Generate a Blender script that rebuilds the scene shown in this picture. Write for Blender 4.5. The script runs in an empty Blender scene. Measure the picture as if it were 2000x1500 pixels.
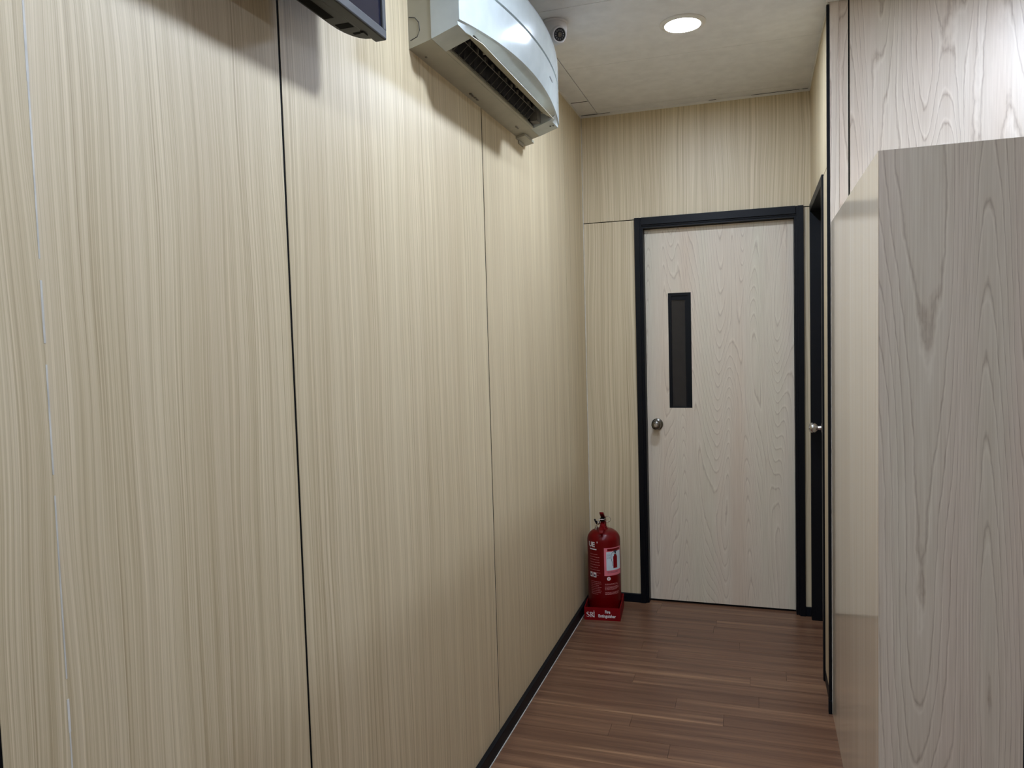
import bpy, bmesh, math, random
from mathutils import Matrix, Vector

# ------------------------------------------------------------------ camera
scene = bpy.context.scene
COL = scene.collection
HCAM = 1.54
F_PX = 1462.19
def cam_matrix():
    a, b, c = 0.317855, -0.058012, 0.028553
    return (Matrix.Rotation(a, 3, 'Z') @ Matrix.Rotation(b, 3, 'X') @ Matrix.Rotation(c, 3, 'Y')
            @ Matrix.Rotation(math.pi / 2, 3, 'X'))
cd = bpy.data.cameras.new('camera')
cd.sensor_fit = 'HORIZONTAL'; cd.sensor_width = 36.0
cd.lens = F_PX / 2000.0 * 36.0
cd.clip_start = 0.05
cam = bpy.data.objects.new('camera', cd); COL.objects.link(cam)
cam.matrix_world = Matrix.Translation((0, 0, HCAM)) @ cam_matrix().to_4x4()
scene.camera = cam

# ------------------------------------------------------------------ world, exposure, light levels
w = bpy.data.worlds.new('world'); scene.world = w; w.use_nodes = True
w.node_tree.nodes['Background'].inputs[0].default_value = (0.6, 0.65, 0.7, 1)
w.node_tree.nodes['Background'].inputs[1].default_value = 0.05
vs = scene.view_settings
vs.view_transform = 'Standard'; vs.look = 'None'; vs.gamma = 1.0; vs.use_curve_mapping = False
vs.exposure = 0.0
LIGHT_COLOR = (0.84, 0.97, 1.20)
# (x, y, radiance) of the round ceiling lights
CORRIDOR_LIGHT = (-0.278, 3.20, 285.0)
ROOM_LIGHTS = [(-0.26, 1.94, 325.0), (-0.27, 0.68, 200.0), (-0.27, -0.60, 500.0), (1.15, 2.60, 320.0)]

# ------------------------------------------------------------------ dimensions (metres)
XL, XR, YE, ZC = -0.95, 0.272, 4.285, 2.81
YF = 3.19                       # panel wall right of the corridor
ROOM_X, ROOM_Y = 3.0, -2.4
random.seed(7)

# ------------------------------------------------------------------ materials
def new_mat(name):
    m = bpy.data.materials.new(name); m.use_nodes = True
    nt = m.node_tree
    return m, nt, nt.nodes['Principled BSDF']
def simple(name, col, rough=0.5, metal=0.0, spec=0.5, coat=0.0, var=0.0):
    m, nt, b = new_mat(name)
    b.inputs['Roughness'].default_value = rough
    b.inputs['Metallic'].default_value = metal
    b.inputs['Specular IOR Level'].default_value = spec
    b.inputs['Coat Weight'].default_value = coat
    # slight procedural mottling, so that no surface is perfectly even
    N = nt.nodes; L = nt.links
    g = N.new('ShaderNodeNewGeometry'); n = N.new('ShaderNodeTexNoise')
    n.inputs['Scale'].default_value = 18; n.inputs['Detail'].default_value = 4
    L.new(g.outputs['Position'], n.inputs['Vector'])
    r = N.new('ShaderNodeValToRGB')
    k = 0.05 + var
    r.color_ramp.elements[0].position = 0.3; r.color_ramp.elements[1].position = 0.7
    r.color_ramp.elements[0].color = tuple(c * (1 - k) for c in col) + (1,)
    r.color_ramp.elements[1].color = tuple(min(1, c * (1 + k)) for c in col) + (1,)
    L.new(n.outputs['Fac'], r.inputs[0]); L.new(r.outputs[0], b.inputs['Base Color'])
    return m
def srgb(r, g, b):
    f = lambda c: (c / 255 / 12.92) if c / 255 <= 0.04045 else ((c / 255 + 0.055) / 1.055) ** 2.4
    return (f(r), f(g), f(b))
def math_node(nt, op, a, b=None, c=None):
    n = nt.nodes.new('ShaderNodeMath'); n.operation = op
    for i, v in enumerate((a, b, c)):
        if v is None: continue
        if isinstance(v, (int, float)): n.inputs[i].default_value = v
        else: nt.links.new(v, n.inputs[i])
    return n.outputs[0]
def grain_coords(nt, along_x=False):
    """(u across the grain, v along the grain, random) for axis-aligned boards"""
    g = nt.nodes.new('ShaderNodeNewGeometry'); s = nt.nodes.new('ShaderNodeSeparateXYZ')
    nt.links.new(g.outputs['Position'], s.inputs[0])
    oi = nt.nodes.new('ShaderNodeObjectInfo')
    if along_x:
        return s.outputs[1], s.outputs[0], oi.outputs['Random'], s.outputs[2]
    u = math_node(nt, 'ADD', s.outputs[0], s.outputs[1])
    return u, s.outputs[2], oi.outputs['Random'], None
def comb(nt, x, y, z=0.0):
    c = nt.nodes.new('ShaderNodeCombineXYZ')
    for i, v in enumerate((x, y, z)):
        if isinstance(v, (int, float)): c.inputs[i].default_value = v
        else: nt.links.new(v, c.inputs[i])
    return c.outputs[0]
def noise(nt, vec, scale=1.0, detail=2.0, rough=0.5, dist=0.0):
    n = nt.nodes.new('ShaderNodeTexNoise')
    n.inputs['Scale'].default_value = scale; n.inputs['Detail'].default_value = detail
    n.inputs['Roughness'].default_value = rough; n.inputs['Distortion'].default_value = dist
    nt.links.new(vec, n.inputs['Vector']); return n.outputs['Fac']
def ramp(nt, fac, stops, interp='LINEAR'):
    r = nt.nodes.new('ShaderNodeValToRGB'); r.color_ramp.interpolation = interp
    e = r.color_ramp.elements
    while len(e) < len(stops): e.new(0.5)
    for i, (p, c) in enumerate(stops):
        e[i].position = p; e[i].color = tuple(c) + (1,) if len(c) == 3 else c
    nt.links.new(fac, r.inputs[0]); return r.outputs[0]
def mix(nt, fac, a, b, mode='MIX'):
    m = nt.nodes.new('ShaderNodeMix'); m.data_type = 'RGBA'; m.blend_type = mode
    for sock, v in ((m.inputs[0], fac), (m.inputs[6], a), (m.inputs[7], b)):
        if isinstance(v, (int, float)): sock.default_value = v
        elif isinstance(v, tuple): sock.default_value = v + (1,) if len(v) == 3 else v
        else: nt.links.new(v, sock)
    return m.outputs[2]

def straight_laminate(name, light, mid, dark, rough=0.3, spec=0.45):
    m, nt, b = new_mat(name)
    u, v, rnd, _ = grain_coords(nt)
    off = math_node(nt, 'MULTIPLY', rnd, 37.0)
    warp = noise(nt, comb(nt, math_node(nt, 'MULTIPLY', u, 3.0), math_node(nt, 'MULTIPLY', v, 0.9), off), 1.0, 2.0)
    uw = math_node(nt, 'ADD', u, math_node(nt, 'MULTIPLY', warp, 0.07))
    s1 = noise(nt, comb(nt, math_node(nt, 'MULTIPLY', uw, 150.0), math_node(nt, 'MULTIPLY', v, 0.55), off), 1.0, 3.0, 0.65)
    s2 = noise(nt, comb(nt, math_node(nt, 'MULTIPLY', uw, 520.0), math_node(nt, 'MULTIPLY', v, 1.2), off), 1.0, 2.0, 0.6)
    s3 = noise(nt, comb(nt, math_node(nt, 'MULTIPLY', uw, 9.0), math_node(nt, 'MULTIPLY', v, 0.25), off), 1.0, 2.0)
    f = math_node(nt, 'ADD', math_node(nt, 'MULTIPLY', s1, 0.55), math_node(nt, 'MULTIPLY', s2, 0.45))
    c = ramp(nt, f, [(0.29, dark), (0.48, mid), (0.67, light)])
    c2 = ramp(nt, s3, [(0.3, (0.90, 0.88, 0.86)), (0.7, (1.0, 1.0, 1.0))])
    col = mix(nt, 1.0, c, c2, 'MULTIPLY')
    nt.links.new(col, b.inputs['Base Color'])
    b.inputs['Roughness'].default_value = rough; b.inputs['Specular IOR Level'].default_value = spec
    bp = nt.nodes.new('ShaderNodeBump'); bp.inputs['Strength'].default_value = 0.05; bp.inputs['Distance'].default_value = 0.001
    nt.links.new(f, bp.inputs['Height']); nt.links.new(bp.outputs[0], b.inputs['Normal'])
    return m
def cathedral_laminate(name, light, mid, dark, rough=0.25, spec=0.45, rings=46.0, seed=0.0, vs_=0.46, us_=4.4):
    m, nt, b = new_mat(name)
    u, v, rnd, _ = grain_coords(nt)
    off = math_node(nt, 'ADD', math_node(nt, 'MULTIPLY', rnd, 53.0), seed)
    jit = noise(nt, comb(nt, math_node(nt, 'MULTIPLY', u, 30.0), math_node(nt, 'MULTIPLY', v, 9.0), off), 1.0, 3.0, 0.6)
    h = noise(nt, comb(nt, math_node(nt, 'MULTIPLY', u, us_), math_node(nt, 'MULTIPLY', v, vs_), off), 1.0, 1.0, 0.35, 0.25)
    h = math_node(nt, 'ADD', h, math_node(nt, 'MULTIPLY', jit, 0.012))
    fr = math_node(nt, 'FRACT', math_node(nt, 'MULTIPLY', h, rings))
    lines = ramp(nt, fr, [(0.0, (0.70,) * 3), (0.09, (0.12,) * 3), (0.20, (0.62,) * 3), (0.85, (0.74,) * 3), (0.94, (1.0,) * 3), (1.0, (0.70,) * 3)])
    s2 = noise(nt, comb(nt, math_node(nt, 'MULTIPLY', u, 330.0), math_node(nt, 'MULTIPLY', v, 5.0), off), 1.0, 3.0, 0.6)
    s3 = noise(nt, comb(nt, math_node(nt, 'MULTIPLY', u, 7.0), math_node(nt, 'MULTIPLY', v, 0.3), off), 1.0, 2.0)
    sep = nt.nodes.new('ShaderNodeSeparateColor'); nt.links.new(lines, sep.inputs[0])
    f = math_node(nt, 'ADD', math_node(nt, 'MULTIPLY', sep.outputs[0], 0.45), math_node(nt, 'MULTIPLY', s2, 0.55))
    c = ramp(nt, f, [(0.18, dark), (0.50, mid), (0.85, light)])
    tint = ramp(nt, s3, [(0.32, (0.98, 0.93, 0.90)), (0.5, (1.0, 0.99, 0.98)), (0.68, (0.97, 1.0, 0.97))])
    nt.links.new(mix(nt, 1.0, c, tint, 'MULTIPLY'), b.inputs['Base Color'])
    b.inputs['Roughness'].default_value = rough; b.inputs['Specular IOR Level'].default_value = spec
    bp = nt.nodes.new('ShaderNodeBump'); bp.inputs['Strength'].default_value = 0.06; bp.inputs['Distance'].default_value = 0.001
    nt.links.new(f, bp.inputs['Height']); nt.links.new(bp.outputs[0], b.inputs['Normal'])
    return m
def floor_wood(name):
    m, nt, b = new_mat(name)
    u, v, rnd, _ = grain_coords(nt, True)
    off = math_node(nt, 'MULTIPLY', rnd, 91.0)
    s1 = noise(nt, comb(nt, math_node(nt, 'MULTIPLY', u, 34.0), math_node(nt, 'MULTIPLY', v, 0.9), off), 1.0, 3.0, 0.55)
    s2 = noise(nt, comb(nt, math_node(nt, 'MULTIPLY', u, 210.0), math_node(nt, 'MULTIPLY', v, 5.0), off), 1.0, 3.0, 0.6)
    f = math_node(nt, 'ADD', math_node(nt, 'MULTIPLY', s1, 0.68), math_node(nt, 'MULTIPLY', s2, 0.32))
    f = math_node(nt, 'ADD', f, math_node(nt, 'MULTIPLY', math_node(nt, 'SUBTRACT', rnd, 0.5), 0.10))
    c = ramp(nt, f, [(0.30, srgb(82, 54, 40)), (0.46, srgb(106, 75, 56)), (0.58, srgb(124, 91, 68)), (0.72, srgb(158, 121, 90))])
    nt.links.new(c, b.inputs['Base Color'])
    b.inputs['Roughness'].default_value = 0.33; b.inputs['Specular IOR Level'].default_value = 0.5
    bp = nt.nodes.new('ShaderNodeBump'); bp.inputs['Strength'].default_value = 0.08; bp.inputs['Distance'].default_value = 0.001
    nt.links.new(s2, bp.inputs['Height']); nt.links.new(bp.outputs[0], b.inputs['Normal'])
    return m
def emissive(name, col, strength):
    m, nt, b = new_mat(name)
    nt.nodes.remove(b)
    e = nt.nodes.new('ShaderNodeEmission'); e.inputs[0].default_value = col + (1,); e.inputs[1].default_value = strength
    nt.links.new(e.outputs[0], nt.nodes['Material Output'].inputs[0]); return m

M_WALL = straight_laminate('beige_straight_grain_laminate', srgb(230, 215, 184), srgb(206, 190, 155), srgb(166, 146, 112), rough=0.47, spec=0.6)
M_CATH = cathedral_laminate('pale_cathedral_grain_laminate', srgb(232, 222, 208), srgb(209, 197, 181), srgb(162, 145, 129), rough=0.46)
M_DOOR = cathedral_laminate('door_cathedral_laminate', srgb(230, 220, 202), srgb(212, 200, 180), srgb(178, 161, 142), rough=0.42, seed=11.3, us_=5.2)
M_SIDE = straight_laminate('glossy_edge_laminate', srgb(234, 222, 203), srgb(222, 208, 186), srgb(200, 184, 160), rough=0.12, spec=0.5)
M_FLOOR = floor_wood('red_brown_floor_wood')
M_CEIL = simple('ceiling_paint', srgb(228, 228, 228), 0.7, spec=0.3)
M_TRIM = simple('white_trim', srgb(225, 222, 214), 0.5)
M_CAULK = simple('white_caulk', srgb(205, 202, 194), 0.6, var=0.15)
M_BLACK = simple('black_powder_coat', srgb(3, 6, 12), 0.45, spec=0.22)
M_GAP = simple('dark_joint', srgb(14, 13, 13), 0.8, spec=0.1)
M_BASE = simple('black_skirting', srgb(4, 9, 17), 0.5, spec=0.22)
M_CHROME = simple('brushed_steel', (0.62, 0.60, 0.57), 0.22, metal=1.0)
M_DARKCHROME = simple('dark_nickel', (0.16, 0.15, 0.13), 0.25, metal=1.0)
M_ACW = simple('white_plastic', srgb(188, 196, 194), 0.12, spec=0.5, coat=0.0)
M_ACB = simple('aged_white_plastic', srgb(170, 166, 148), 0.45)
M_ACDARK = simple('dark_grey_plastic', srgb(44, 44, 48), 0.6)
M_ACFIN = simple('dusty_fin_plastic', srgb(74, 74, 76), 0.6, var=0.2)
M_ACEDGE = simple('dusty_light_plastic', srgb(122, 118, 110), 0.7, var=0.3)
M_TVB = simple('black_television_plastic', srgb(19, 20, 21), 0.5)
M_TVS = simple('dark_screen_glass', srgb(26, 28, 48), 0.12, coat=0.3)
M_RED = simple('red_enamel', srgb(106, 0, 5), 0.30, spec=0.3)
M_REDP = simple('red_plastic', srgb(124, 1, 10), 0.55, spec=0.2)
M_WHITE = simple('white_print', srgb(232, 228, 226), 0.5)
M_PINK = simple('pink_print', srgb(222, 120, 132), 0.5)
M_PALE = simple('pale_blue_print', srgb(206, 222, 230), 0.5)
M_INK = simple('dark_ink', srgb(40, 40, 60), 0.5)
M_SOFTPRINT = simple('pale_red_print', srgb(222, 150, 150), 0.5)
M_CCTV = simple('cctv_white_plastic', srgb(214, 210, 208), 0.35)
M_LENS = simple('lens_black', srgb(20, 24, 34), 0.12)
M_PANE = simple('dark_window_glass', srgb(44, 42, 41), 0.12)
M_LAMP = {}

# ------------------------------------------------------------------ mesh helpers
def link(me, name, mat, parent=None, smooth=False):
    o = bpy.data.objects.new(name, me); COL.objects.link(o)
    if mat is not None and not me.materials: me.materials.append(mat)
    if smooth:
        for p in me.polygons: p.use_smooth = True
    if parent: o.parent = parent
    return o
class MB:
    """collects shapes given in world (or thing-local) coordinates into one mesh"""
    def __init__(self): self.bm = bmesh.new()
    def box(self, x0, x1, y0, y1, z0, z1, bevel=0.0):
        r = bmesh.ops.create_cube(self.bm, size=1.0)
        vs_ = r['verts']
        for v in vs_:
            v.co = Vector((x0 + (v.co.x + .5) * (x1 - x0), y0 + (v.co.y + .5) * (y1 - y0), z0 + (v.co.z + .5) * (z1 - z0)))
        if bevel:
            es = {e for v in vs_ for e in v.link_edges}
            bmesh.ops.bevel(self.bm, geom=list(es), offset=bevel, segments=2, profile=0.5, affect='EDGES')
        return self
    def prism(self, pts, axis, a0, a1):
        """extrude a 2D outline; axis 'z': pts are (x,y); 'y': (x,z); 'x': (y,z)"""
        def P(p, a):
            return {'z': (p[0], p[1], a), 'y': (p[0], a, p[1]), 'x': (a, p[0], p[1])}[axis]
        A = [self.bm.verts.new(P(p, a0)) for p in pts]; B = [self.bm.verts.new(P(p, a1)) for p in pts]
        n = len(pts)
        self.bm.faces.new(A); self.bm.faces.new(B[::-1])
        for i in range(n): self.bm.faces.new((A[i], B[i], B[(i + 1) % n], A[(i + 1) % n]))
        return self
    def loft(self, rings, closed=True, caps=True):
        R = [[self.bm.verts.new(p) for p in r] for r in rings]; n = len(R[0])
        for a, b in zip(R, R[1:]):
            for i in range(n if closed else n - 1):
                self.bm.faces.new((a[i], b[i], b[(i + 1) % n], a[(i + 1) % n]))
        if caps: self.bm.faces.new(R[0]); self.bm.faces.new(R[-1][::-1])
        return self
    def lathe(self, prof, centre=(0, 0, 0), axis=(0, 0, 1), seg=32):
        """prof: list of (radius, height) along axis from centre"""
        q = Vector((0, 0, 1)).rotation_difference(Vector(axis).normalized()); c = Vector(centre)
        rings = []
        for r, h in prof:
            rr = max(r, 1e-5)
            rings.append([c + q @ Vector((rr * math.cos(2 * math.pi * k / seg), rr * math.sin(2 * math.pi * k / seg), h)) for k in range(seg)])
        return self.loft(rings)
    def tube(self, pts, rad, seg=8):
        pts = [Vector(p) for p in pts]; rings = []
        for i, p in enumerate(pts):
            d = (pts[min(i + 1, len(pts) - 1)] - pts[max(i - 1, 0)]).normalized()
            up = Vector((0, 0, 1)) if abs(d.z) < 0.9 else Vector((1, 0, 0))
            a = d.cross(up).normalized(); b = d.cross(a)
            r = rad[i] if isinstance(rad, (list, tuple)) else rad
            rings.append([p + a * r * math.cos(2 * math.pi * k / seg) + b * r * math.sin(2 * math.pi * k / seg) for k in range(seg)])
        return self.loft(rings)
    def quad(self, a, b, c, d):
        self.bm.faces.new([self.bm.verts.new(p) for p in (a, b, c, d)]); return self
    def build(self, name, mat, parent=None, smooth=False, local=False, auto=None):
        bm = self.bm
        if parent is not None and not local:
            # world coordinates -> parent's local frame (parents carry translation only)
            off = Vector((0, 0, 0)); p = parent
            while p: off += p.location; p = p.parent
            for v in bm.verts: v.co -= off
        bmesh.ops.recalc_face_normals(bm, faces=bm.faces[:])
        me = bpy.data.meshes.new(name); bm.to_mesh(me); bm.free()
        o = link(me, name, mat, parent, smooth)
        if auto is not None:
            for p in me.polygons: p.use_smooth = True
            me.set_sharp_from_angle(angle=math.radians(auto))
        return o
def tag(o, label=None, cat=None, group=None, kind=None):
    if label: o['label'] = label
    if cat: o['category'] = cat
    if group: o['group'] = group
    if kind: o['kind'] = kind
    return o
def thing(name, loc, label=None, cat=None, rz=0.0, kind=None, group=None):
    o = bpy.data.objects.new(name, None); COL.objects.link(o)
    o.location = loc; o.rotation_euler = (0, 0, rz); o.empty_display_size = 0.1
    return tag(o, label, cat, group, kind)
def box(name, mat, x0, x1, y0, y1, z0, z1, parent=None, bevel=0.0, local=False):
    return MB().box(x0, x1, y0, y1, z0, z1, bevel).build(name, mat, parent, local=local)
def struct(o): o['kind'] = 'structure'; return o
def text_geometry(body, size, xs=1.0, bold=0.0, align='LEFT', depth=0.0):
    """outline lettering as flat faces: (verts, faces) in the xy plane"""
    cu = bpy.data.curves.new('lettering', 'FONT'); cu.body = body; cu.size = size; cu.offset = bold
    cu.align_x = align; cu.resolution_u = 3
    ob = bpy.data.objects.new('lettering', cu); COL.objects.link(ob)
    dg = bpy.context.evaluated_depsgraph_get(); dg.update()
    me = bpy.data.meshes.new_from_object(ob.evaluated_get(dg))
    V = [(v.co.x * xs, v.co.y) for v in me.vertices]; Fc = [tuple(p.vertices) for p in me.polygons]
    bpy.data.objects.remove(ob); bpy.data.curves.remove(cu); bpy.data.meshes.remove(me)
    return V, Fc

# ================================================================== THE SETTING
# ---- floor: slab with planks laid across the corridor
PT = 0.012
floor = struct(box('floor', M_GAP, XL - 0.1, ROOM_X + 0.1, ROOM_Y - 0.1, YE + 0.15, -0.08, -PT + 0.002))
PW = 0.0945
y = YE + 0.10; row = 0
while y > ROOM_Y:
    y0 = max(y - PW, ROOM_Y)
    xmax = ROOM_X if y0 < YF else XR + 0.12
    x = XL
    first = True
    while x < xmax - 0.01:
        ln = 1.22 if not first else random.uniform(0.35, 1.22)
        if y < 1.6: ln *= 1.6
        first = False
        x1 = min(x + ln, xmax)
        if xmax - x1 < 0.12: x1 = xmax
        dz = random.uniform(-0.0002, 0.0002)
        box('plank', M_FLOOR, x + 0.0005, x1 - 0.0005, y0 + 0.0004, y - 0.0004, -PT, dz, floor)
        x = x1
    y = y0; row += 1

# ---- ceiling: backing slab with lay-in panels and perimeter strips
ceiling = struct(box('ceiling', M_GAP, XL - 0.1, ROOM_X + 0.1, ROOM_Y - 0.1, YE + 0.15, ZC + 0.012, ZC + 0.08))
seams = [4.20, 3.535, 2.885, 2.235, 1.585, 0.935, 0.285, -0.365, -1.015, -1.665, ROOM_Y]
xs_ = XL + 0.10
for a, b in zip(seams, seams[1:]):
    for (x0, x1) in ((xs_, XR), (XR, 1.60), (1.60, ROOM_X)):
        if b >= YF - 0.4 and x0 >= XR and b > YF - 0.01: continue
        yy1 = a if (x0 < XR or a <= YF) else YF
        box('panel', M_CEIL, x0 + 0.0012, x1 - 0.0012, b + 0.0012, yy1 - 0.0012, ZC, ZC + 0.012, ceiling)
# perimeter strips: along the left wall (two lengths, a visible break) and along the end wall
for a, b in ((ROOM_Y, 0.9), (0.9, 2.55), (2.55, 4.03), (4.035, YE)):
    box('panel', M_CEIL, XL, xs_ - 0.002, a + 0.001, b - 0.001, ZC - 0.001, ZC + 0.012, ceiling)
box('panel', M_CEIL, xs_ + 0.001, XR, 4.2015, YE, ZC - 0.0005, ZC + 0.012, ceiling)

# ---- left wall: dark backing and laminate sheets with open joints
wall_left = struct(box('wall_left', M_GAP, XL - 0.10, XL - 0.006, ROOM_Y - 0.1, YE + 0.15, 0, ZC + 0.01))
joints = [ROOM_Y, -1.77, -0.54, 0.692, 0.796, 1.386, 2.619, 3.853, YE]
for i, (a, b) in enumerate(zip(joints, joints[1:])):
    ga = 0.0040 if a != 0.796 else 0.0
    gb = 0.0040 if b not in (0.796, YE) else 0.0
    if a == 3.853: ga = 0.0022
    if b == 3.853: gb = 0.0022
    box('panel', M_WALL, XL - 0.008, XL, a + ga, b - gb, 0.02, ZC, wall_left)
for j in joints[1:-1]:
    if j != 0.796: box('joint_strip', M_GAP, XL - 0.008, XL - 0.0008, j - 0.0039 if j != 3.853 else j - 0.0021, j + 0.0039 if j != 3.853 else j + 0.0021, 0.02, ZC, wall_left)
# filled joint: a bead of white caulk with gaps
cm = MB()
zz = 0.9
while zz < ZC:
    h = random.uniform(0.04, 0.16); wd = random.uniform(0.0010, 0.0022)
    cm.box(XL - 0.001, XL + 0.0006, 0.796 - wd, 0.796 + wd, zz, zz + h); zz += h + (0.0 if random.random() < 0.75 else 0.03)
cm.build('joint_caulk', M_CAULK, wall_left)
struct(box('baseboard_left', M_BASE, XL, XL + 0.017, ROOM_Y, YE - 0.001, 0.001, 0.054, bevel=0.002))
struct(box('trim_1', M_CAULK, XL + 0.016, XL + 0.0195, ROOM_Y, YE - 0.02, 0.0005, 0.004))

# ---- end wall with door
DX0, DX1, DZ = -0.608, 0.190, 2.149      # clear opening of the end door
FX0, FX1, FZ = -0.654, 0.236, 2.207      # outside of its frame
wall_end = thing('wall_end', (0, YE, 0), kind='structure')
box('backing', M_GAP, XL - 0.1, FX0 + 0.02, YE + 0.007, YE + 0.10, 0, ZC, wall_end)
box('backing', M_GAP, FX1 - 0.02, XR + 0.2, YE + 0.007, YE + 0.10, 0, ZC, wall_end)
box('backing', M_GAP, FX0 + 0.02, FX1 - 0.02, YE + 0.007, YE + 0.10, FZ - 0.02, ZC, wall_end)
box('panel', M_WALL, XL, XR, YE, YE + 0.008, 2.203, ZC, wall_end)
box('panel', M_WALL, XL, FX0 + 0.01, YE, YE + 0.008, 0.02, 2.198, wall_end)
box('panel', M_WALL, FX1 - 0.01, XR, YE, YE + 0.008, 0.02, 2.198, wall_end)
bb = thing('baseboard_end', (0, YE, 0), kind='structure')
box('skirting', M_BASE, XL + 0.017, FX0, YE - 0.016, YE, 0.001, 0.050, bb, bevel=0.002)
box('skirting', M_BASE, FX1, XR, YE - 0.016, YE, 0.001, 0.050, bb, bevel=0.002)
struct(box('trim_2', M_CAULK, XL + 0.0, XL + 0.003, YE - 0.003, YE, 0.055, ZC - 0.012))

# ---- corridor right wall with its recessed door
RY0, RY1, RZ = 3.475, 4.255, 2.205       # outside of the frame
JW = 0.040
wall_right = thing('wall_right', (XR, YF, 0), kind='structure')
box('backing', M_GAP, XR + 0.007, XR + 0.10, YF + 0.10, RY0 + 0.02, 0, ZC, wall_right)
box('backing', M_GAP, XR + 0.007, XR + 0.10, RY1 - 0.02, YE + 0.006, 0, ZC, wall_right)
box('backing', M_GAP, XR + 0.007, XR + 0.10, RY0 + 0.02, RY1 - 0.02, RZ - 0.02, ZC, wall_right)
box('panel', M_WALL, XR, XR + 0.008, YF + 0.012, YE, 2.203, ZC, wall_right)
box('panel', M_WALL, XR, XR + 0.008, YF + 0.012, RY0 + 0.01, 0.0, 2.198, wall_right)
box('panel', M_WALL, XR, XR + 0.008, RY1 - 0.01, YE, 0.0, 2.198, wall_right)

# ---- panel wall facing the camera, right of the corridor
wall_front = thing('wall_front', (XR, YF, 0), kind='structure')
box('backing', M_GAP, XR + 0.004, ROOM_X, YF + 0.008, YF + 0.10, 0, ZC, wall_front)
box('panel', M_CATH, XR + 0.001, 0.306, YF - 0.005, YF + 0.008, 0, ZC - 0.002, wall_front)
box('panel', M_CATH, 0.307, 0.3385, YF, YF + 0.008, 0, ZC, wall_front)
box('panel', M_CATH, 0.3445, 1.560, YF, YF + 0.008, 0, ZC, wall_front)
box('panel', M_CATH, 1.566, ROOM_X, YF, YF + 0.008, 0, ZC, wall_front)
# black aluminium corner profile from floor to ceiling, with its foot piece
t3 = thing('trim_3', (XR, YF, 0), kind='structure')
box('corner_profile', M_BLACK, XR - 0.010, XR + 0.001, YF - 0.008, YF + 0.010, 0.055, ZC - 0.022, t3, bevel=0.001)
box('foot', M_BASE, XR - 0.012, XR, YF - 0.016, YF + 0.012, 0.001, 0.055, t3, bevel=0.001)
struct(box('baseboard_right', M_BASE, XR - 0.002, XR, YF + 0.012, RY0, 0.001, 0.054))

# ---- cornice angles
t4 = thing('trim_4', (0, 0, ZC), kind='structure')
def cornice(x0, x1, y0, y1): box('angle', M_TRIM, x0, x1, y0, y1, ZC - 0.014, ZC - 0.0012, t4)
cornice(XL, XL + 0.004, ROOM_Y, YE); cornice(XL, XR, YE - 0.004, YE)
cornice(XR - 0.004, XR, YF + 0.01, YE); cornice(XR - 0.012, ROOM_X, YF - 0.012, YF - 0.008)
# thin dark strips drawn in for the shadow gaps along the ceiling edge
for a, b in ((-0.86, -0.78), (-0.24, -0.20), (-0.02, 0.22), (0.235, 0.262)):
    box('shadow_gap', M_GAP, a, b, YE - 0.0075, YE - 0.0045, ZC - 0.002, ZC - 0.0008, t4)
box('shadow_gap', M_GAP, XL + 0.004, xs_ - 0.004, 4.027, 4.033, ZC - 0.002, ZC - 0.0008, t4)
box('shadow_gap', M_GAP, XL + 0.006, xs_ - 0.004, YE - 0.012, YE - 0.005, ZC - 0.002, ZC - 0.0008, t4)

# ---- walls of the room behind and beside the camera (out of view)
struct(box('wall_back', M_CATH, XL - 0.1, ROOM_X + 0.1, ROOM_Y - 0.1, ROOM_Y, 0, ZC))
struct(box('wall_side', M_CATH, ROOM_X, ROOM_X + 0.1, ROOM_Y, YF, 0, ZC))

# ================================================================== DOORS
def door_knob(parent, centre, axis, keyed, mat):
    k = MB().lathe([(0.0, 0.0), (0.033, 0.0), (0.033, 0.004), (0.028, 0.009), (0.013, 0.011), (0.011, 0.026), (0.018, 0.032),
                    (0.0255, 0.040), (0.0275, 0.050), (0.0255, 0.060), (0.019, 0.066), (0.012, 0.067), (0.0, 0.067)],
                   centre, axis, 28).build('knob', mat, parent, auto=40)
    off = Vector(centre) + Vector(axis).normalized() * 0.0668
    ring = MB().lathe([(0.0, 0.0), (0.0105, 0.0), (0.0105, 0.002), (0.008, 0.0025), (0.007, 0.001), (0.0, 0.001)], off, axis, 20)
    ring.build('lock_cylinder' if keyed else 'turn_button', M_CHROME, k)
    return k
# end door
d1 = thing('door_1', (DX0, YE, 0), kind='structure')
def jamb_profile(xo, xi, s):
    # outside edge xo, clear opening xi, stepped face; s=+1 when the opening is to the right
    return [(xo, YE + 0.02), (xo, YE - 0.020), (xi - s * 0.018, YE - 0.020), (xi - s * 0.018, YE - 0.010), (xi - s * 0.010, YE - 0.010),
            (xi - s * 0.010, YE - 0.004), (xi, YE - 0.004), (xi, YE + 0.085), (xo, YE + 0.085)]
MB().prism(jamb_profile(FX0, DX0, 1), 'z', 0.001, FZ).build('frame_jamb', M_BLACK, d1)
MB().prism(jamb_profile(FX1, DX1, -1), 'z', 0.001, FZ).build('frame_jamb', M_BLACK, d1)
hz = [(YE + 0.02, FZ), (YE - 0.0202, FZ), (YE - 0.0202, DZ + 0.018), (YE - 0.0102, DZ + 0.018), (YE - 0.0102, DZ + 0.010),
      (YE - 0.0042, DZ + 0.010), (YE - 0.0042, DZ), (YE + 0.085, DZ), (YE + 0.085, FZ)]
MB().prism(hz, 'x', FX0 + 0.0395, FX1 - 0.0395).build('frame_head', M_BLACK, d1)
LY = YE + 0.042                           # face of the leaf
WX0, WX1, WZ0, WZ1 = -0.480, -0.353, 1.130, 1.782
leaf = MB()
leaf.box(DX0 + 0.002, WX0, LY, LY + 0.04, 0.012, DZ - 0.003).box(WX1, DX1 - 0.002, LY, LY + 0.04, 0.012, DZ - 0.003)
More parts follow.
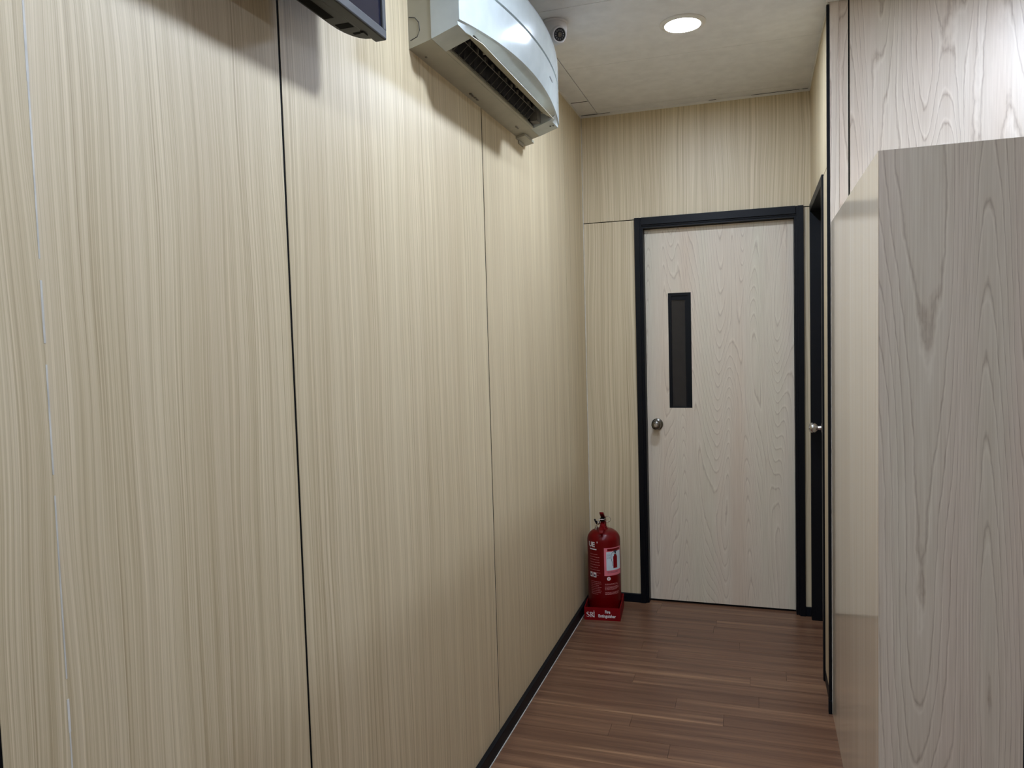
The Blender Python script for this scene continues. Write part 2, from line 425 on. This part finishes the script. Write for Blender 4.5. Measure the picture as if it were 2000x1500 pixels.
leaf.box(WX0, WX1, LY, LY + 0.04, 0.012, WZ0).box(WX0, WX1, LY, LY + 0.04, WZ1, DZ - 0.003)
lf = leaf.build('leaf', M_DOOR, d1)
bm_ = MB()
bw = 0.016
bm_.box(WX0, WX0 + bw, LY + 0.004, LY + 0.036, WZ0, WZ1).box(WX1 - bw, WX1, LY + 0.004, LY + 0.036, WZ0, WZ1)
bm_.box(WX0 + bw, WX1 - bw, LY + 0.004, LY + 0.036, WZ0, WZ0 + 0.006).box(WX0 + bw, WX1 - bw, LY + 0.004, LY + 0.036, WZ1 - 0.016, WZ1)
bm_.build('glazing_bead', M_BLACK, lf)
box('pane', M_PANE, WX0 + bw, WX1 - bw - 0.018, LY + 0.020, LY + 0.026, WZ0 + 0.006, WZ1 - 0.040, lf)
box('glazing_bead', M_BLACK, WX1 - bw - 0.018, WX1 - bw, LY + 0.010, LY + 0.030, WZ0 + 0.006, WZ1 - 0.016, lf)
box('glazing_bead', M_BLACK, WX0 + bw, WX1 - bw - 0.018, LY + 0.010, LY + 0.030, WZ1 - 0.040, WZ1 - 0.016, lf)
door_knob(d1, (-0.551, LY, 1.037), (0, -1, 0), True, M_DARKCHROME)
box('threshold', M_GAP, DX0, DX1, LY + 0.005, LY + 0.07, 0.0005, 0.010, d1)
# corridor right door
d2 = thing('door_2', (XR, RY0, 0), kind='structure')
px = XR - 0.008
def rjamb(y0, y1): box('frame_jamb', M_BLACK, px, XR + 0.10, y0, y1, 0.001, RZ, d2, bevel=0.001)
rjamb(RY0, RY0 + JW); rjamb(RY1 - JW, RY1)
box('frame_head', M_BLACK, px + 0.0003, XR + 0.10, RY0 + JW, RY1 - JW, RZ - JW, RZ, d2)
lf2 = box('leaf', M_DOOR, XR + 0.046, XR + 0.086, RY0 + JW + 0.001, RY1 - JW - 0.001, 0.010, RZ - JW - 0.002, d2)
door_knob(d2, (XR + 0.046, RY1 - JW - 0.07, 1.045), (-1, 0, 0), False, M_CHROME)

# ================================================================== PARTITION
PX1, PY0, PZ = 0.582, 1.978, 1.962
pa = thing('wood_partition', (XR, PY0, 0), 'tall pale wood-grain partition standing against the panel wall at right', 'partition')
box('front_panel', M_CATH, XR + 0.004, PX1, PY0, PY0 + 0.018, 0.0, PZ, pa)
box('side_panel', M_SIDE, XR + 0.003, XR + 0.021, PY0 + 0.0185, YF - 0.010, 0.0, PZ, pa)
box('side_panel', M_SIDE, PX1 - 0.018, PX1, PY0 + 0.0185, YF - 0.010, 0.0, PZ, pa)
box('top_panel', M_SIDE, XR + 0.0215, PX1 - 0.0185, PY0 + 0.0185, YF - 0.010, PZ - 0.018, PZ, pa)
box('edge_band', M_SIDE, XR + 0.0025, XR + 0.0038, PY0, PY0 + 0.018, 0.0, PZ, pa)
box('edge_strip', M_BLACK, PX1 + 0.0002, PX1 + 0.010, PY0 + 0.001, PY0 + 0.03, 0.0, PZ, pa)

# ================================================================== CEILING LIGHTS
def downlight(x, y, rad, label):
    r = thing('ceiling_downlight', (x, y, ZC), label, 'ceiling light', group='round ceiling lights')
    MB().lathe([(0.072, 0.0), (0.092, 0.0), (0.092, -0.004), (0.083, -0.010), (0.072, -0.010), (0.072, 0.0)], (x, y, ZC), (0, 0, 1), 40).build('trim_ring', M_TRIM, r, auto=30)
    key = rad
    if key not in M_LAMP: M_LAMP[key] = emissive('lamp_diffuser', LIGHT_COLOR, rad)
    MB().lathe([(0.0, -0.003), (0.0715, -0.003), (0.0715, -0.008), (0.0, -0.0085)], (x, y, ZC), (0, 0, 1), 40).build('diffuser', M_LAMP[key], r)
    return r
downlight(*CORRIDOR_LIGHT, 'round lit downlight in the corridor ceiling, in front of the security camera')
for i, (x, y, p) in enumerate(ROOM_LIGHTS):
    downlight(x, y, p, 'round lit ceiling light ' + ('beside the air conditioner', 'beside the television', 'behind the camera position', 'behind the tall partition')[i])

# ================================================================== AIR CONDITIONER
AY0, AY1 = 2.02, 3.14
ac = thing('air_conditioner', (XL, 2.58, 2.389), 'white bow-fronted split air conditioner on the left wood wall', 'air conditioner')
ZT = 2.690
MB().prism([(XL, 2.389), (-0.878, 2.407), (-0.878, ZT), (XL, ZT)], 'y', AY0 + 0.002, AY1 - 0.002).build('chassis', M_ACB, ac)
def bow(y):
    t = (y - AY0) / (AY1 - AY0); t = min(max(t, 0), 1); return 4 * t * (1 - t)
def front_x(s, z):
    zl = 2.444 + 0.024 * s
    pts = [(zl, 0.052), (2.52, 0.062), (2.58, 0.070), (2.64, 0.077), (2.70, 0.078)]
    b = pts[0][1]
    for (za, ba), (zb, bb_) in zip(pts, pts[1:]):
        if za <= z <= zb: b = ba + (bb_ - ba) * (z - za) / max(zb - za, 1e-6); break
        if z > zb: b = bb_
    return -0.790 + b * s
def front_curve(s):
    zl = 2.444 + 0.024 * s; zg = 2.582 - 0.008 * s; g = 0.0035 * min(1, s * 3) + 0.0002
    out = [(front_x(s, zl) - 0.006, zl + 0.000), (front_x(s, zl), zl + 0.004)]
    for k in range(1, 6):
        z = zl + 0.004 + (zg - g - zl - 0.004) * k / 6; out.append((front_x(s, z), z))
    xg = front_x(s, zg)
    out += [(front_x(s, zg - g), zg - g), (xg - 0.007, zg - g), (xg - 0.007, zg + g), (front_x(s, zg + g) + 0.001 * s, zg + g)]
    for k in range(1, 5):
        z = zg + g + (2.660 - zg - g) * k / 4; out.append((front_x(s, z) + 0.001 * s, z))
    xt = front_x(s, 2.67)
    out += [(xt - 0.002, 2.672), (xt - 0.009, 2.683), (xt - 0.022, ZT)]
    return out
def casing_ring(y, end):
    s = bow(y)
    fc = front_curve(s)
    if end: low = [(-0.8775, 2.4075), (-0.858, 2.4135), (-0.795, 2.4345)]
    else:   low = [(-0.8775, 2.520), (-0.840, 2.518), (-0.802, 2.472)]
    return [(x, y, z) for x, z in low + fc + [(-0.8775, ZT)]]
OY0, OY1 = 2.125, 3.020                   # air outlet
cs = MB()
def seg(a, b, n, end): cs.loft([casing_ring(a + (b - a) * i / n, end) for i in range(n + 1)])
seg(AY0, OY0, 6, True); seg(OY0 + 0.0002, OY1 - 0.0002, 40, False); seg(OY1, AY1, 6, True)
cs.build('casing', M_ACW, ac, auto=28)
# rear edge of the outlet
MB().prism([(-0.8775, 2.4075), (-0.869, 2.4098), (-0.869, 2.417), (-0.8775, 2.430)], 'y', OY0, OY1).build('outlet_rear_edge', M_ACB, ac)
# underside of the bowed front, between front panel and louvre
lip = MB()
def lip_ring(y):
    s = bow(y); zl = 2.444 + 0.024 * s; xf = front_x(s, zl)
    return [(xf - 0.006, y, zl - 0.0002), (-0.7915, y, 2.4485), (-0.7955, y, 2.4560), (xf - 0.012, y, zl + 0.005)]
lip.loft([lip_ring(OY0 + 0.001 + (OY1 - OY0 - 0.002) * i / 40) for i in range(41)])
lip.build('lower_lip', M_ACW, ac, auto=30)
box('slot_strip', M_ACEDGE, -0.801, -0.7975, OY0 + 0.004, OY1 - 0.002, 2.4430, 2.4465, ac)
cav = MB()
cav.box(-0.8765, -0.8705, OY0, OY1, 2.432, 2.518).box(-0.87, -0.806, OY0, OY1, 2.500, 2.506)
cav.build('outlet_cavity', M_ACDARK, ac)
box('cavity_front', M_ACB, -0.806, -0.802, OY0 + 0.001, OY1 - 0.001, 2.448, 2.499, ac)
for yv in (2.25, 2.58, 2.91): box('flap_arm', M_ACB, -0.804, -0.797, yv, yv + 0.004, 2.432, 2.452, ac)
# louvre flap, open: near end chamfered
fo, fi = (-0.7570, 2.4090), (-0.8030, 2.4378)
def flap_ring(y, k):
    x0, z0 = fo[0] + (fi[0] - fo[0]) * k, fo[1] + (fi[1] - fo[1]) * k
    return [(x0, y, z0), (x0 - 0.0005, y, z0 + 0.0026), (fi[0] - 0.0005, y, fi[1] + 0.0026), (fi[0], y, fi[1])]
MB().loft([flap_ring(2.085, 0.50), flap_ring(2.118, 0.0), flap_ring(2.925, 0.0)]).build('louvre_flap', M_ACB, ac)
# vanes, in three groups, and their linkage
ys = [2.150 + 0.045 * k for k in range(6)] + [2.445 + 0.045 * k for k in range(6)] + [2.740 + 0.045 * k for k in range(5)]
for yv in ys:
    vm = MB()
    P = [(-0.8665, yv, 2.4165), (-0.846, yv + 0.034, 2.458), (-0.851, yv + 0.046, 2.494), (-0.8685, yv + 0.016, 2.468)]
    Q = [(p[0] + 0.0006, p[1] + 0.002, p[2]) for p in P]
    vm.loft([P, Q]); v = vm.build('vane', M_ACFIN, ac)
    MB().tube([P[0], P[1], P[2]], 0.0010, 5).build('vane_edge', M_ACEDGE, v)
MB().tube([(-0.845, OY0 + 0.02, 2.459), (-0.845, OY1 - 0.06, 2.459)], 0.0015, 6).build('linkage_rod', M_ACEDGE, ac)
for yv in [2.16 + 0.07 * k for k in range(12)]:
    box('linkage_clip', M_ACEDGE, -0.8455, -0.8375, yv, yv + 0.003, 2.458, 2.470, ac)
box('vane_motor', M_ACEDGE, -0.8685, -0.838, OY1 - 0.050, OY1 - 0.002, 2.425, 2.47, ac)
# small print on the front and below, knock-out outline on the near end, wall clip at the far end
s_ = bow(2.80); 
MB().loft([[(front_x(bow(y_), z_) + dx, y_, z_) for dx, z_ in ((0.0006, 2.5270), (0.0006, 2.5335), (-0.002, 2.5335), (-0.002, 2.5270))] for y_ in (2.80, 2.83, 2.86)]).build('badge', M_ACFIN, ac)
MB().tube([(XL + 0.004, AY0 + 0.0015, 2.478), (XL + 0.022, AY0 + 0.0015, 2.474), (XL + 0.034, AY0 + 0.0015, 2.460), (XL + 0.036, AY0 + 0.0015, 2.437), (XL + 0.028, AY0 + 0.0015, 2.420), (XL + 0.006, AY0 + 0.0015, 2.412)], 0.0011, 5).build('knock_out_outline', M_ACDARK, ac)
for k in range(4):
    yk = 2.46 + k * 0.022
    box('embossed_mark', M_ACEDGE, -0.935, -0.927 - 0.002 * (k % 2), yk, yk + 0.012, 2.3895, 2.3925, ac)
box('embossed_mark', M_ACEDGE, -0.935, -0.93, 2.10, 2.106, 2.3895, 2.3925, ac)
box('embossed_mark', M_ACEDGE, -0.915, -0.911, 2.92, 2.95, 2.3935, 2.3965, ac)
for k in range(2):
    MB().box(-0.815 + 0.010 * k, -0.809 + 0.010 * k, 3.075 + 0.01 * k, 3.081 + 0.01 * k, 2.4255 + 0.0034 * k, 2.4275 + 0.0034 * k).build('screw_mark', M_ACDARK, ac)
MB().prism([(XL, 2.366), (XL + 0.006, 2.366), (XL + 0.006, 2.3785), (XL, 2.3785)], 'y', 3.060, 3.125).build('mounting_clip', M_ACB, ac)
MB().prism([(XL, 2.379), (XL + 0.040, 2.388), (XL + 0.040, 2.3975), (XL, 2.3885)], 'y', 3.030, 3.165).build('mounting_clip', M_ACB, ac)

# ================================================================== TELEVISION
TX, TYF, TZ = -0.810, 1.608, 2.242
TYN, TZT = 0.80, 2.730
tv = thing('television', (XL, (TYF + TYN) / 2, TZ), 'black flat television on a bracket on the left wood wall', 'television')
bz = MB()
bz.box(TX - 0.030, TX, TYN, TYF, TZ, TZ + 0.024, 0.004).box(TX - 0.030, TX, TYN, TYF, TZT - 0.022, TZT, 0.004)
bz.box(TX - 0.030, TX, TYN, TYN + 0.018, TZ + 0.02, TZT - 0.02, 0.003).box(TX - 0.030, TX, TYF - 0.016, TYF, TZ + 0.02, TZT - 0.02, 0.003)
bz.build('bezel', M_TVB, tv)
box('screen', M_TVS, TX - 0.020, TX - 0.006, TYN + 0.017, TYF - 0.015, TZ + 0.022, TZT - 0.020, tv)
def arc_plan(inset):
    far, near, xb = TYF - 0.012 - inset, TYN + 0.012 + inset, TX - 0.082 + inset
    pts = [(TX - 0.0305, far)]
    for k in range(7):
        a = math.radians(90 * k / 6)
        pts.append((TX - 0.034 - (TX - 0.034 - xb) * math.sin(a), far - 0.10 * (1 - math.cos(a))))
    for k in range(7):
        a = math.radians(90 * (6 - k) / 6)
        pts.append((TX - 0.034 - (TX - 0.034 - xb) * math.sin(a), near + 0.09 * (1 - math.cos(a))))
    pts.append((TX - 0.0305, near)); return pts
MB().loft([[(x, y, z) for x, y in arc_plan(i)] for z, i in ((TZ + 0.004, 0.004), (TZ + 0.008, 0.0), (TZT - 0.03, 0.0), (TZT - 0.015, 0.012))]).build('back_housing', M_TVB, tv, auto=35)
zv = TZ + 0.0035
for (x0, x1, y0, y1) in ((-0.884, -0.862, 0.90, 1.462), (-0.880, -0.846, 1.496, 1.520), (-0.866, -0.846, 1.548, 1.558)):
    box('vent', M_GAP, x0, x1, y0, y1, zv, zv + 0.002, tv)
box('bracket_arm', M_BLACK, XL + 0.012, TX - 0.082, 1.17, 1.23, 2.45, 2.51, tv)
box('bracket_plate', M_BLACK, XL, XL + 0.0119, 1.09, 1.31, 2.37, 2.59, tv)
box('foot_pad', M_TVB, -0.842, -0.834, 1.540, 1.560, TZ - 0.003, TZ + 0.004, tv)

# ================================================================== SECURITY CAMERA
cx, cy = -0.766, 3.000
cc = thing('security_camera', (cx, cy, ZC), 'small white dome security camera on the ceiling beyond the air conditioner', 'security camera')
MB().lathe([(0.0, 0.0), (0.054, 0.0), (0.055, -0.006), (0.054, -0.010), (0.0, -0.010)], (cx, cy, ZC - 0.001), (0, 0, 1), 32).build('base_plate', M_CCTV, cc, auto=30)
MB().lathe([(0.0, -0.0105), (0.0525, -0.0105), (0.052, -0.030), (0.049, -0.050), (0.043, -0.066), (0.034, -0.078), (0.0, -0.083)], (cx, cy, ZC), (0, 0, 1), 32).build('shroud', M_CCTV, cc, auto=30)
ax = Vector((0.62, -0.72, -0.36)).normalized()
bc = Vector((cx, cy, ZC)) + Vector((0, 0, -0.046)) + ax * 0.020
eye = MB().lathe([(0.0, -0.030), (0.026, -0.020), (0.034, 0.0), (0.034, 0.018), (0.031, 0.030), (0.028, 0.033), (0.0255, 0.033), (0.0245, 0.029), (0.0, 0.029)], bc, ax, 32).build('eyeball', M_CCTV, cc, auto=30)
MB().lathe([(0.0, 0.0295), (0.0240, 0.0295), (0.0240, 0.0315), (0.0, 0.0315)], bc, ax, 28).build('lens_window', M_LENS, eye)
led = MB(); q = Vector((0, 0, 1)).rotation_difference(ax)
for k in range(12):
    a = 2 * math.pi * k / 12
    led.lathe([(0.0, 0.0), (0.0024, 0.0), (0.0018, 0.0012), (0.0, 0.0014)], bc + ax * 0.0315 + q @ Vector((0.017 * math.cos(a), 0.017 * math.sin(a), 0)), ax, 8)
led.build('infrared_leds', M_ACEDGE, eye)
MB().lathe([(0.0, 0.0315), (0.009, 0.0315), (0.009, 0.034), (0.007, 0.0345), (0.006, 0.033), (0.0, 0.033)], bc, ax, 20).build('lens', M_DARKCHROME, eye)

# ================================================================== FIRE EXTINGUISHER AND ITS TRAY
EX, EY = -0.832, 4.098
TRZ = math.radians(5)
tr = thing('extinguisher_tray', (-0.829, 4.072, 0.0), 'red open tray lettered SRi Fire Extinguisher on the floor', 'tray', rz=TRZ)
TW, TD, TH = 0.196, 0.250, 0.070
tb = MB()
tb.box(-TW / 2, TW / 2, -TD / 2, TD / 2, 0.0, 0.006)
tb.box(-TW / 2, TW / 2, -TD / 2, -TD / 2 + 0.004, 0.006, TH).box(-TW / 2, TW / 2, TD / 2 - 0.004, TD / 2, 0.006, TH)
tb.box(-TW / 2, -TW / 2 + 0.004, -TD / 2 + 0.004, TD / 2 - 0.004, 0.006, TH).box(TW / 2 - 0.004, TW / 2, -TD / 2 + 0.004, TD / 2 - 0.004, 0.006, TH)
tb.build('tray_body', M_REDP, tr, local=True)
def flat_text(parent, name, mat, V, Fc, ox, oz, y):
    b = bmesh.new(); vv = [b.verts.new((ox + x, y, oz + z)) for x, z in V]
    for f in Fc: b.faces.new([vv[i] for i in f])
    me = bpy.data.meshes.new(name); b.to_mesh(me); b.free()
    return link(me, name, mat, parent)
yt = -TD / 2 - 0.0006
V, Fc = text_geometry('Fire', 0.0235, 0.80, 0.0006); flat_text(tr, 'lettering', M_WHITE, V, Fc, 0.014, 0.041, yt)
V, Fc = text_geometry('Extinguisher', 0.0235, 0.82, 0.0006); flat_text(tr, 'lettering', M_WHITE, V, Fc, -0.022, 0.018, yt)
# serif letters S R and a spire-like i
def stroke(b, pts, wid):
    for i in range(len(pts) - 1):
        (x0, z0), (x1, z1) = pts[i], pts[i + 1]
        w0, w1 = wid[i], wid[i + 1]
        dx, dz = x1 - x0, z1 - z0; L_ = math.hypot(dx, dz); nx, nz = -dz / L_, dx / L_
        b.quad((x0 + nx * w0, yt, z0 + nz * w0), (x1 + nx * w1, yt, z1 + nz * w1), (x1 - nx * w1, yt, z1 - nz * w1), (x0 - nx * w0, yt, z0 - nz * w0))
lo = MB(); sx, sz, h = -0.086, 0.0175, 0.0265
S = [(0.0150, 0.84), (0.0140, 0.94), (0.0090, 1.0), (0.0040, 0.96), (0.0015, 0.80), (0.0030, 0.65), (0.0080, 0.53), (0.0130, 0.41), (0.0150, 0.26), (0.0125, 0.08), (0.0075, 0.0), (0.0025, 0.05), (0.0005, 0.20)]
stroke(lo, [(sx + a, sz + b * h) for a, b in S], [0.0007, 0.0009, 0.001, 0.0014, 0.002, 0.0022, 0.0025, 0.0025, 0.0022, 0.0015, 0.001, 0.0009, 0.0007])
rx = sx + 0.0205
stroke(lo, [(rx + 0.003, sz), (rx + 0.003, sz + h)], [0.002, 0.002])
stroke(lo, [(rx - 0.001, sz), (rx + 0.007, sz)], [0.0008] * 2); stroke(lo, [(rx - 0.001, sz + h), (rx + 0.008, sz + h)], [0.0008] * 2)
stroke(lo, [(rx + 0.004, sz + h), (rx + 0.010, sz + h * 0.97), (rx + 0.0135, sz + h * 0.78), (rx + 0.010, sz + h * 0.54), (rx + 0.004, sz + h * 0.50)], [0.0008, 0.0012, 0.0022, 0.0012, 0.0008])
stroke(lo, [(rx + 0.008, sz + h * 0.50), (rx + 0.0165, sz)], [0.0022, 0.0022])
ix = rx + 0.0205
stroke(lo, [(ix, sz), (ix, sz + h * 1.0)], [0.002, 0.0019]); stroke(lo, [(ix - 0.004, sz), (ix + 0.004, sz)], [0.0008] * 2)
stroke(lo, [(ix - 0.004, sz + h * 0.95), (ix + 0.004, sz + h * 0.95)], [0.0008] * 2)
stroke(lo, [(ix, sz + h * 1.0), (ix, sz + h * 1.45)], [0.0016, 0.0002])
lo.build('lettering', M_WHITE, tr, local=True)

ex = thing('fire_extinguisher', (EX, EY, 0.0065), 'red fire extinguisher with instruction sticker standing in the corner', 'fire extinguisher')
R = 0.092
prof = [(0.0, 0.0), (R - 0.006, 0.0), (R - 0.001, 0.006), (R - 0.001, 0.030), (R, 0.034), (R, 0.405)]
for k in range(1, 9):
    a = math.radians(90 * k / 8); prof.append((0.028 + (R - 0.028) * math.cos(a), 0.405 + 0.060 * math.sin(a)))
prof += [(0.024, 0.470), (0.0, 0.470)]
MB().lathe(prof, (EX, EY, 0.0065), (0, 0, 1), 56).build('cylinder', M_RED, ex, auto=30)
ZB = 0.0065
A0 = math.atan2(-EY, -EX)                 # direction from the cylinder towards the camera
def cyl(u, z, r=R + 0.0006):              # u: arc length to the right as seen from the corridor
    a = A0 + u / R
    return Vector((EX + r * math.cos(a), EY + r * math.sin(a), ZB + z))
def wrap_patch(mb, u0, u1, z0, z1, r=R + 0.0006, n=None):
    n = n or max(1, int(abs(u1 - u0) / 0.006))
    for i in range(n):
        a, b = u0 + (u1 - u0) * i / n, u0 + (u1 - u0) * (i + 1) / n
        mb.quad(cyl(a, z0, r), cyl(b, z0, r), cyl(b, z1, r), cyl(a, z1, r))
# instruction sticker, towards the right of the visible front
u0, u1, z0, z1 = 0.000, 0.116, 0.222, 0.378
p = MB(); wrap_patch(p, u0, u1, z0, z1, R + 0.0005); stk = p.build('sticker', M_PINK, ex)
p = MB(); wrap_patch(p, u0 + 0.012, u1 - 0.004, z0 + 0.030, z1 - 0.022, R + 0.0010); p.build('sticker_field', M_PALE, stk)
p = MB(); wrap_patch(p, u0 + 0.018, u1 - 0.010, z1 - 0.018, z1 - 0.005, R + 0.0010); p.build('sticker_heading', M_RED, stk)
# drawing of an extinguisher on the sticker
p = MB()
ub, zb = u0 + 0.066, z0 + 0.040
wrap_patch(p, ub - 0.014, ub + 0.014, zb, zb + 0.068, R + 0.0014)
wrap_patch(p, ub - 0.009, ub + 0.009, zb + 0.068, zb + 0.078, R + 0.0014)
p.build('drawing_cylinder', M_REDP, stk)
p = MB()
hose = [(ub - 0.004, zb + 0.090), (ub - 0.018, zb + 0.090), (ub - 0.026, zb + 0.080), (ub - 0.027, zb + 0.060), (ub - 0.021, zb + 0.035), (ub - 0.017, zb + 0.012)]
p.tube([cyl(a, b, R + 0.0016) for a, b in hose], 0.0011, 5)
wrap_patch(p, ub - 0.012, ub + 0.016, zb + 0.092, zb + 0.097, R + 0.0014); wrap_patch(p, ub - 0.004, ub + 0.006, zb + 0.080, zb + 0.100, R + 0.0014)
p.build('drawing_hose', M_INK, stk)
def print_lines(name, mat, u0, z0, rows, maxw, dz, hgt, rr=R + 0.0009, parent=None):
    """unreadably small printed lines, broken into word-length dashes"""
    p = MB()
    for k in range(rows):
        u = u0; end = u0 + maxw * random.uniform(0.7, 1.0)
        while u < end - 0.002:
            wl = min(random.uniform(0.004, 0.013), end - u)
            wrap_patch(p, u, u + wl, z0 - k * dz, z0 - k * dz + hgt, rr, n=2); u += wl + 0.0018
    return p.build(name, mat, parent or ex)
print_lines('sticker_print', M_INK, u0 + 0.016, z1 - 0.034, 5, 0.022, 0.0065, 0.0013, R + 0.0014, stk)
print_lines('sticker_print', M_INK, u0 + 0.018, z0 + 0.022, 2, 0.085, 0.006, 0.0016, R + 0.0014, stk)
print_lines('small_print', M_SOFTPRINT, 0.002, 0.176, 2, 0.10, 0.005, 0.0016)
print_lines('small_print', M_SOFTPRINT, 0.002, 0.160, 4, 0.10, 0.0055, 0.0020)
print_lines('small_print', M_SOFTPRINT, 0.002, 0.128, 3, 0.098, 0.0055, 0.0020)
print_lines('small_print', M_SOFTPRINT, -0.088, 0.338, 9, 0.070, 0.0145, 0.0018)
print_lines('small_print', M_SOFTPRINT, -0.082, 0.186, 8, 0.066, 0.010, 0.0016)
p = MB(); wrap_patch(p, -0.066, -0.046, 0.210, 0.238); wrap_patch(p, -0.090, -0.072, 0.210, 0.238); pk = p.build('pictogram', M_WHITE, ex)
p = MB(); wrap_patch(p, -0.061, -0.051, 0.215, 0.227, R + 0.001); wrap_patch(p, -0.086, -0.078, 0.216, 0.230, R + 0.001); p.build('pictogram_figure', M_INK, pk)
p = MB()
cA, cZ = 0.024, 0.206
ring = [cyl(cA + 0.0105 * math.cos(2 * math.pi * k / 20), cZ + 0.0105 * math.sin(2 * math.pi * k / 20), R + 0.001) for k in range(20)]
p.bm.faces.new([p.bm.verts.new(v) for v in ring]); em_ = p.build('round_emblem', M_WHITE, ex)
p = MB(); wrap_patch(p, cA - 0.003, cA + 0.003, cZ - 0.005, cZ + 0.005, R + 0.0014); p.build('emblem_figure', M_PINK, em_)
def wrapped_text(body, size, xs, bold, u0, z0, mat):
    V, Fc = text_geometry(body, size, xs, bold)
    b = bmesh.new(); vv = [b.verts.new(cyl(u0 + x, z0 + z, R + 0.001) - Vector((EX, EY, ZB))) for x, z in V]
    for f in Fc: b.faces.new([vv[i] for i in f])
    me = bpy.data.meshes.new('lettering'); b.to_mesh(me); b.free()
    link(me, 'lettering', mat, ex)
wrapped_text('UE', 0.038, 1.0, 0.0012, -0.098, 0.380, M_WHITE)
wrapped_text("'", 0.030, 1.0, 0.001, -0.040, 0.390, M_WHITE)
p = MB(); wrap_patch(p, -0.090, -0.042, 0.364, 0.370); p.build('small_print', M_WHITE, ex)
# valve head
Z0 = ZB + 0.470
MB().lathe([(0.0, 0), (0.021, 0), (0.021, 0.008), (0.017, 0.010), (0.017, 0.045), (0.013, 0.050), (0.0, 0.050)], (EX, EY, Z0), (0, 0, 1), 24).build('valve_body', M_RED, ex, auto=30)
lev = MB()      # squeeze lever: rises and points towards the corridor
def bar(mb, pts, wd, th):
    rings = []
    for (dx, dy, dz), w_ in zip(pts, wd):
        rings.append([(EX + dx - w_, EY + dy, Z0 + dz - th), (EX + dx + w_, EY + dy, Z0 + dz - th), (EX + dx + w_, EY + dy, Z0 + dz + th), (EX + dx - w_, EY + dy, Z0 + dz + th)])
    mb.loft(rings)
bar(lev, [(0.0, 0.020, 0.052), (0.002, -0.01, 0.062), (0.004, -0.045, 0.082), (0.008, -0.085, 0.104), (0.012, -0.100, 0.106)], [0.010, 0.011, 0.012, 0.012, 0.010], 0.004)
lev.build('squeeze_lever', M_RED, ex)
hd = MB(); bar(hd, [(0.0, 0.015, 0.040), (0.002, -0.02, 0.038), (0.004, -0.060, 0.022), (0.006, -0.095, 0.004), (0.007, -0.105, -0.006)], [0.011, 0.012, 0.012, 0.012, 0.010], 0.0035)
hd.build('carry_handle', M_RED, ex)
MB().box(EX - 0.012, EX + 0.012, EY - 0.035, EY + 0.02, Z0 + 0.044, Z0 + 0.060).build('lever_block', M_BLACK, ex)
rg = [(EX + 0.034 + 0.016 * math.cos(2 * math.pi * k / 18), EY - 0.045, Z0 + 0.060 + 0.016 * math.sin(2 * math.pi * k / 18)) for k in range(19)]
MB().tube(rg, 0.0018, 6).build('safety_pin_ring', M_CHROME, ex, smooth=True)
MB().tube([(EX - 0.020, EY - 0.045, Z0 + 0.056), (EX + 0.022, EY - 0.045, Z0 + 0.058)], 0.0022, 6).build('safety_pin', M_CHROME, ex)
MB().lathe([(0.0, 0.0), (0.012, 0.0), (0.0125, 0.008), (0.010, 0.010), (0.0, 0.010)], (EX - 0.026, EY - 0.014, Z0 + 0.030), (-0.5, -0.85, 0.1), 20).build('pressure_gauge', M_CHROME, ex, auto=30)
MB().tube([(EX - 0.010, EY - 0.01, Z0 + 0.030), (EX - 0.026, EY - 0.014, Z0 + 0.030)], 0.006, 10).build('gauge_stem', M_CHROME, ex)
MB().lathe([(0.0, 0), (0.009, 0), (0.009, 0.014), (0.006, 0.016), (0.006, 0.024), (0.0, 0.024)], (EX - 0.036, EY - 0.020, ZB + 0.462), (0, 0, 1), 16).build('outlet_cap', M_CHROME, ex, auto=30)
hp = [(EX - 0.030, EY - 0.018, Z0 + 0.022), (EX - 0.040, EY - 0.022, Z0 + 0.040), (EX - 0.046, EY - 0.010, Z0 + 0.046)]
MB().tube(hp, 0.005, 8).build('hose_stub', M_BLACK, ex)
tgm = MB(); bar(tgm, [(0.010, -0.062, 0.036), (0.016, -0.068, 0.008)], [0.0095, 0.0095], 0.0012); tgm.build('inspection_tag', M_REDP, ex)

bpy.context.view_layer.update()
